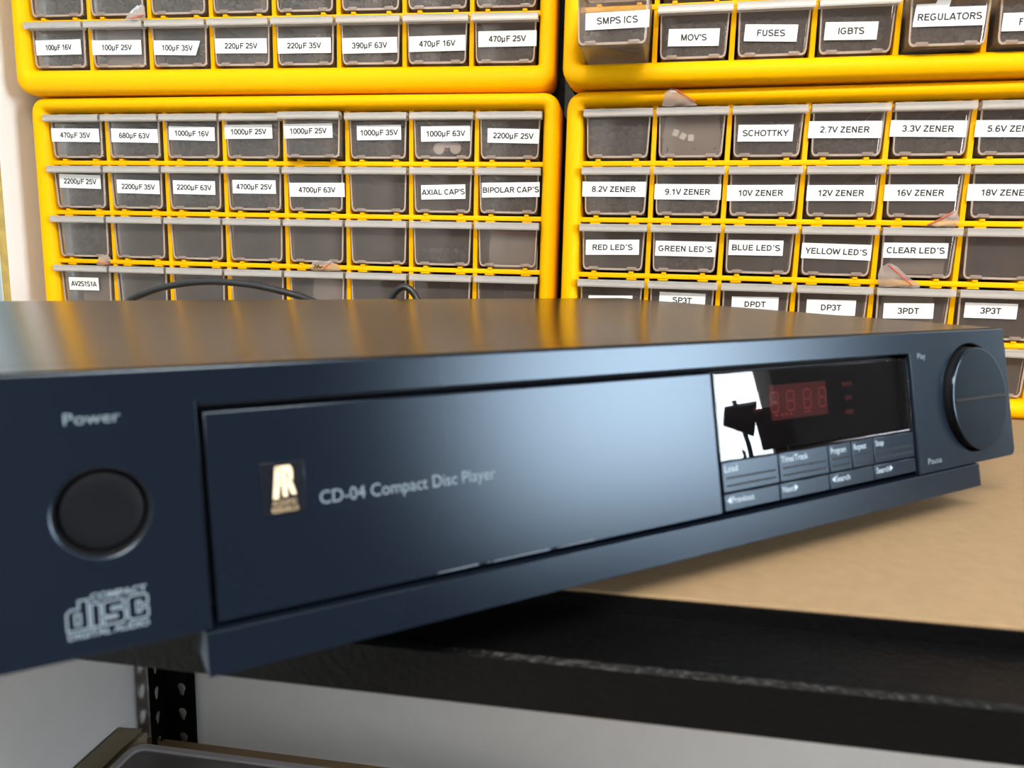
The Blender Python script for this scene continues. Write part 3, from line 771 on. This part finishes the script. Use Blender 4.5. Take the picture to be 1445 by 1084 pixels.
# tray door
d0, d1, dt, db = -375.9, -204.3, -11.5, -61.3
mb = MB(); plate(mb, [[(d0, dt), (d1, dt), (d1, db), (-262, db), (-263, db + .5), (-279, db + .4), (-280, db), (-300, db), (-302, db + .45), (-317, db + .3), (-318, db), (d0, db)]], 0.9, 6.5, 0.5)
door = part('tray_door', mb, M['player'])
mb = MB()
for a, b in ((-318, -304), (-302, -300.4), (-300, -279), (-277, -262)): quad(mb, [(a, db + .55), (b, db + .55), (b - .8, db + .95), (a + 1.2, db + .8)], 0.86)
part('scuff_mark', mb, M['scuff'], door)
mb = MB(); plate(mb, [[(-363.7, -25.2), (-352.5, -25.2), (-352.5, -38.3), (-363.7, -38.3)]], 0.7, 1.4, 0.15); bd = part('badge', mb, M['badge'], door)
# monogram on the badge
ax, az, aw, ah = -360.9, -34.2, 5.9, 8.0
mb = MB()
for q in ([(0, 0), (.23, 0), (.42, 1), (.17, 1)], [(.17, 1), (.25, .8), (.84, .8), (.88, .92), (.78, 1)], [(.42, .04), (.62, .04), (.60, .9), (.40, .9)], [(.14, .40), (.5, .40), (.5, .56), (.18, .56)],
          [(.70, .9), (.70, .5), (.88, .55), (.90, .85)], [(.5, .44), (.8, .44), (.88, .56), (.5, .58)], [(.62, .46), (.80, .08), (1.0, .08), (.84, .48)]):
    quad(mb, [(ax + a * aw, az + b * ah) for a, b in q], 0.62)
P(mb).build('monogram', M['gold'], bd)
mb = MB(); text(mb, 'ACOUSTIC', -361.2, -35.9, 0.62, 6.2, 1.25); text(mb, 'RESEARCH', -361.4, -37.6, 0.62, 6.6, 1.25)
P(mb).build('lettering', M['dullgold'], bd)
mb = MB(); text(mb, 'CD-04 Compact Disc Player', -349.0, -37.1, 0.82, 52.6, 3.3, bold=0.0); part('lettering', mb, M['print_'], door)
# printing on the faceplate
fp = [o for o in pr.children if o.name.startswith('faceplate')][0]
def word(s, x, z, wd, cap, bold=0.0, y=-0.06):
    mb = MB(); text(mb, s, x, z, y, wd, cap, bold=bold); part('lettering', mb, M['print_'], fp)
word('Power', -404.9, -11.9, 11.2, 2.55)
word('Play', -76.5, -12.2, 6.2, 2.5)
word('Pause', -75.6, -58.6, 10.6, 2.5)
lx, lz = -407.3, -58.1
mb = MB()
for pts in ([(0.3, 2), (4.5, 2), (4.5, 8.2), (2.7, 8.2), (2.7, 6.5), (1.1, 6.5), (0.3, 5.7)], [(1.9, 3.1), (2.9, 3.1), (2.9, 5.4), (1.9, 5.4)],
            [(5.1, 2), (6.8, 2), (6.8, 7.0), (5.1, 7.0)],
            [(7.4, 2), (11.2, 2), (11.7, 2.6), (11.7, 4.4), (11.2, 5.0), (9.1, 5.0), (9.1, 5.6), (11.5, 5.6), (11.5, 7), (7.8, 7), (7.4, 6.5), (7.4, 4.3), (7.9, 3.8), (10, 3.8), (10, 3.3), (7.4, 3.3)],
            [(12.3, 2.6), (12.9, 2), (16, 2), (16.4, 2.4), (16.4, 4.2), (14.9, 4.2), (14.9, 3.4), (14.1, 3.4), (14.1, 5.8), (14.9, 5.8), (14.9, 5), (16.4, 5), (16.4, 6.8), (16, 7.2), (12.9, 7.2), (12.3, 6.6)]):
    ribbon(mb, [(lx + a, lz + b) for a, b in pts], 0.40, -0.06)
text(mb, 'COMPACT', lx + 5.0, lz + 7.75, -0.06, 11.4, 1.45, bold=0.03); text(mb, 'DIGITAL AUDIO', lx + 0.3, lz + 0.1, -0.06, 16.2, 1.35, bold=0.03)
part('disc_emblem', mb, M['print_'], fp)
# display: dark window, filter and segments behind smoked glass
mb = MB(); plate(mb, [[(-203.3, -12), (-83.3, -12), (-83.3, -43), (-203.3, -43)]], 6.2, 9); disp = part('display_module', mb, M['dark'])
mb = MB(); plate(mb, [[(-203.3, -11.9), (-83.3, -11.9), (-83.3, -43.2), (-203.3, -43.2)]], 1.0, 2.4, 0.3); part('display_glass', mb, M['glass'])
mb = MB(); plate(mb, [[(-168.5, -19.0), (-134.5, -19.0), (-134.5, -32.4), (-168.5, -32.4)]], 5.6, 6.3); rf = part('red_filter', mb, M['redwin'], disp)
mb = MB()
def seg7(cx, cz, wd, h, sk):
    t = 0.55
    f = lambda x, z: (cx + x + sk * z, cz + z)
    H = h / 2; W = wd / 2
    for (x0, z0, x1, z1) in ((-W, H, W, H), (-W, 0, W, 0), (-W, -H, W, -H), (-W, H, -W, 0), (W, H, W, 0), (-W, 0, -W, -H), (W, 0, W, -H)):
        if z0 == z1: quad(mb, [f(x0 + .3, z0 - t / 2), f(x1 - .3, z0 - t / 2), f(x1 - .3, z0 + t / 2), f(x0 + .3, z0 + t / 2)], 5.5)
        else: quad(mb, [f(x0 - t / 2, z0 - .3), f(x0 - t / 2, z1 + .3), f(x0 + t / 2, z1 + .3), f(x0 + t / 2, z0 - .3)], 5.5)
for cx in (-166.6, -157.0, -146.8, -137.4): seg7(cx, -25.4, 4.4, 7.4, 0.04)
for cx in (-166, -162.5, -160.2, -157.5, -148.5, -146.2): quad(mb, [(cx - .7, -30.8), (cx + .7, -30.8), (cx + .7, -30.1), (cx - .7, -30.1)], 5.5)
part('digit_segments', mb, M['redseg'], disp)
mb = MB()
for cx, cz, wd in ((-120, -21.2, 6), (-120, -27, 4.2), (-120.2, -32.8, 5.2), (-176, -21.2, 4), (-176, -27.3, 4)):
    plate(mb, [[(cx - wd / 2, cz - .8), (cx + wd / 2, cz - .8), (cx + wd / 2, cz + .8), (cx - wd / 2, cz + .8)]], 5.6, 6.3)
part('indicator_lamp', mb, M['redwin'], disp)
# key rows
def key(u0, u1, v0, v1, txt, cap=2.0, grooves=True, tri=None, tw=None):
    mb = MB(); plate(mb, [[(u0 + .25, v0 - .15), (u1 - .25, v0 - .15), (u1 - .25, v1 + .15), (u0 + .25, v1 + .15)]], 0.9, 6, 0.35)
    k = part('key', mb, M['button'])
    if grooves:
        g = MB()
        for z in (v0 - 5.9, v0 - 8.6): g.box(u0 + 2, u1 - 2, 0.82, 1.2, z - .32, z + .32)
        part('groove', g, M['dark'], k)
    t = MB(); x = u0 + 1.6; z = v0 - 3.7 if grooves else v0 - 3.6
    if tri == 'L':
        quad(t, [(x, z + cap * .5), (x + 1.9, z + cap * 1.05), (x + 1.9, z - .1)], 0.84); x += 2.4
    text(t, txt, x, z, 0.84, tw, cap, bold=0.0)
    if tri == 'R': quad(t, [(x + tw + .5, z - .1), (x + tw + .5, z + cap * 1.05), (x + tw + 2.4, z + cap * .5)], 0.84)
    part('lettering', t, M['keyprint'], k)
e1 = (-203.3, -172.7, -142.9, -127.9, -113.1, -83.4)
for k, s in enumerate(('Load', 'Time/Track', 'Program', 'Repeat', 'Stop')):
    key(e1[k], e1[k + 1], -43.3, -54.4, s, 2.3, True, None, (6.6, 15.5, 9.6, 8.2, 5.6)[k])
e2 = (-203.3, -173.3, -143.6, -114.0, -83.4)
for k, (s, tr, tw_) in enumerate((('Previous', 'L', 11.6), ('Next', 'R', 6.4), ('Search', 'L', 9.0), ('Search', 'R', 9.0))):
    key(e2[k], e2[k + 1], -54.6, -60.9, s, 2.3, False, tr, tw_)
# sheet-metal cover, chassis, feet
mb = MB()
def cov(y):
    a = []
    for px, pz in ((-430, -72), (-430, -2.5), (-429.6, -1.2), (-428.6, -.3), (-427.5, 0), (-8.6, 0), (-7.5, -.3), (-6.5, -1.2), (-6.1, -2.5), (-6.1, -72), (-7.1, -72), (-7.1, -3), (-8.6, -1.0), (-427.5, -1.0), (-429, -3), (-429, -72)):
        a.append((px, y, pz))
    return a
def lip_ring(y):
    return [(-430, y, -0.3), (-429, y, 0.0), (-7.2, y, 0.0), (-6.1, y, -0.3)]
mb.loft([cov(12.6), cov(285.9)])
mb.loft([lip_ring(0.5), lip_ring(13)])
part('top_cover', mb, M['cover'], pr, False)
# keep the cover's front lip behind the raked faceplate
mb = MB().box(-428.8, -7.3, 20, 284, -72.5, -66).box(-428.8, -7.3, 282.5, 285.5, -72, -1.2).box(-428, -8, 14, 16, -60, -2)
part('chassis', mb, M['chassis'], pr, False)
for fx in (-352, -62):
    for fy in (40, 250):
        mb = MB(); mb.cyl((fx, fy, -PTOP + 0.1), (fx, fy, -72.5), 13, 14, 24); part('foot', mb, M['rubber'], pr, False)

# ------------------------------------------------------------------ cables behind the player
def smooth_path(pts, n=10):
    P_ = [Vector(p) for p in pts]; P_ = [P_[0]] + P_ + [P_[-1]]; out = []
    for i in range(1, len(P_) - 2):
        for k in range(n):
            t = k / n; a, b, c, d = P_[i - 1:i + 3]
            out.append(0.5 * ((2 * b) + (c - a) * t + (2 * a - 5 * b + 4 * c - d) * t * t + (3 * b - a - 3 * c + d) * t ** 3))
    return out + [P_[-2]]
bk = lambda u, dd, z: (ox + ca * u - sa * dd, oy + sa * u + ca * dd, z)
o = MB().tube(smooth_path([bk(-190, 286, 45), bk(-190, 300, 50), (-176, -160, 74), (-200, -150, 82), (-233, -150, 89.5), (-258, -150, 92.3), (-285, -150, 92.8), (-312, -150, 89.6), (-338, -150, 83), (-360, -150, 72), (-385, -150, 45), (-415, -150, 14), (-450, -160, 3.2), (-520, -180, 3.0)]), 2.6).build('power_cord', M['cord'], None, 60)
tag(o, 'long black power cord arching up behind the left half of the player', 'cable')
o = MB().tube(smooth_path([bk(-90, 286, 40), bk(-90, 296, 42), (-114, -130, 55), (-127, -112, 76), (-131, -110, 83), (-136, -110, 89.5), (-141.5, -110, 92), (-147, -110, 89.5), (-152, -110, 82), (-156, -108, 60), (-170, -104, 20), (-200, -100, 3.2), (-260, -96, 3.0)]), 2.7).build('signal_cable', M['cord'], None, 60)
tag(o, 'black cable bent into a small upright loop behind the player', 'cable')

# ------------------------------------------------------------------ lower shelf: tote and cardboard
tr_ = empty('storage_tote', shelf_pt(-330, -79, LB + 0.3), SH)
tag(tr_, 'smoky plastic storage tote with pale rimmed lid on the lower shelf', 'storage box')
hx, hy, tz = 222.0, 180.0, 59.0
def rr3(hx, hy, z, r): return [(a, b, z) for a, b in rrect(-hx, hx, -hy, hy, r, 5)]
MB().loft([rr3(hx - 18, hy - 18, 0, 14), rr3(hx - 6, hy - 6, tz - 4, 14), rr3(hx - 8, hy - 8, tz - 4, 13), rr3(hx - 20, hy - 20, 2, 13)]).build('bin', M['tote'], tr_, 40)
MB().loft([rr3(hx - 2, hy - 2, tz - 10, 16), rr3(hx, hy, tz - 3, 17), rr3(hx - 1.5, hy - 1.5, tz, 17), rr3(hx - 9, hy - 9, tz, 13), rr3(hx - 10, hy - 10, tz - 3, 12), rr3(hx - 10.5, hy - 10.5, tz - 4, 12), rr3(hx - 3, hy - 3, tz - 5, 15), rr3(hx - 4, hy - 4, tz - 10, 15)], closed=True).build('lid_rim', M['toterim'], tr_, 40)
MB().loft([rr3(hx - 10.2, hy - 10.2, tz - 4.4, 12), rr3(hx - 10.2, hy - 10.2, tz - 2.8, 12)]).build('lid_panel', M['tote'], tr_, 40)
rnd = random.Random(3)
mb = MB()
for k in range(60):
    p = Vector((rnd.uniform(-180, 180), rnd.uniform(-140, 140), rnd.uniform(18, 38)))
    s = [rnd.uniform(8, 24) for _ in range(3)]
    T = Matrix.Translation(p) @ Euler((rnd.uniform(-.3, .3), rnd.uniform(-.3, .3), rnd.uniform(0, 3))).to_matrix().to_4x4()
    mb.box(-s[0], s[0], -s[1], s[1], -s[2] * .6, s[2] * .6, 1.0, T)
o = mb.build('parts_heap', M['junk']); o.location = tr_.location; o.rotation_euler = (0, 0, SH)
tag(o, 'dull brown mixed parts seen through the smoky lid of the tote', 'electronic parts', None, 'stuff')
cb = empty('cardboard_box', shelf_pt(-580, 20, LB + 0.3), SH)
tag(cb, 'narrow brown cardboard box between the left wall and the tote', 'box')
MB().box(-22, 17, -110, 118, 0, 46, 0.8).build('carton', M['card'], cb)
MB().loft([[(-22, -110, 46.2), (-22, 118, 46.2), (-20, 118, 47.4), (-20, -110, 47.4)], [(12, -110, 49), (12, 118, 49), (13, 118, 50.2), (13, -110, 50.2)]]).build('flap', M['card'], cb)
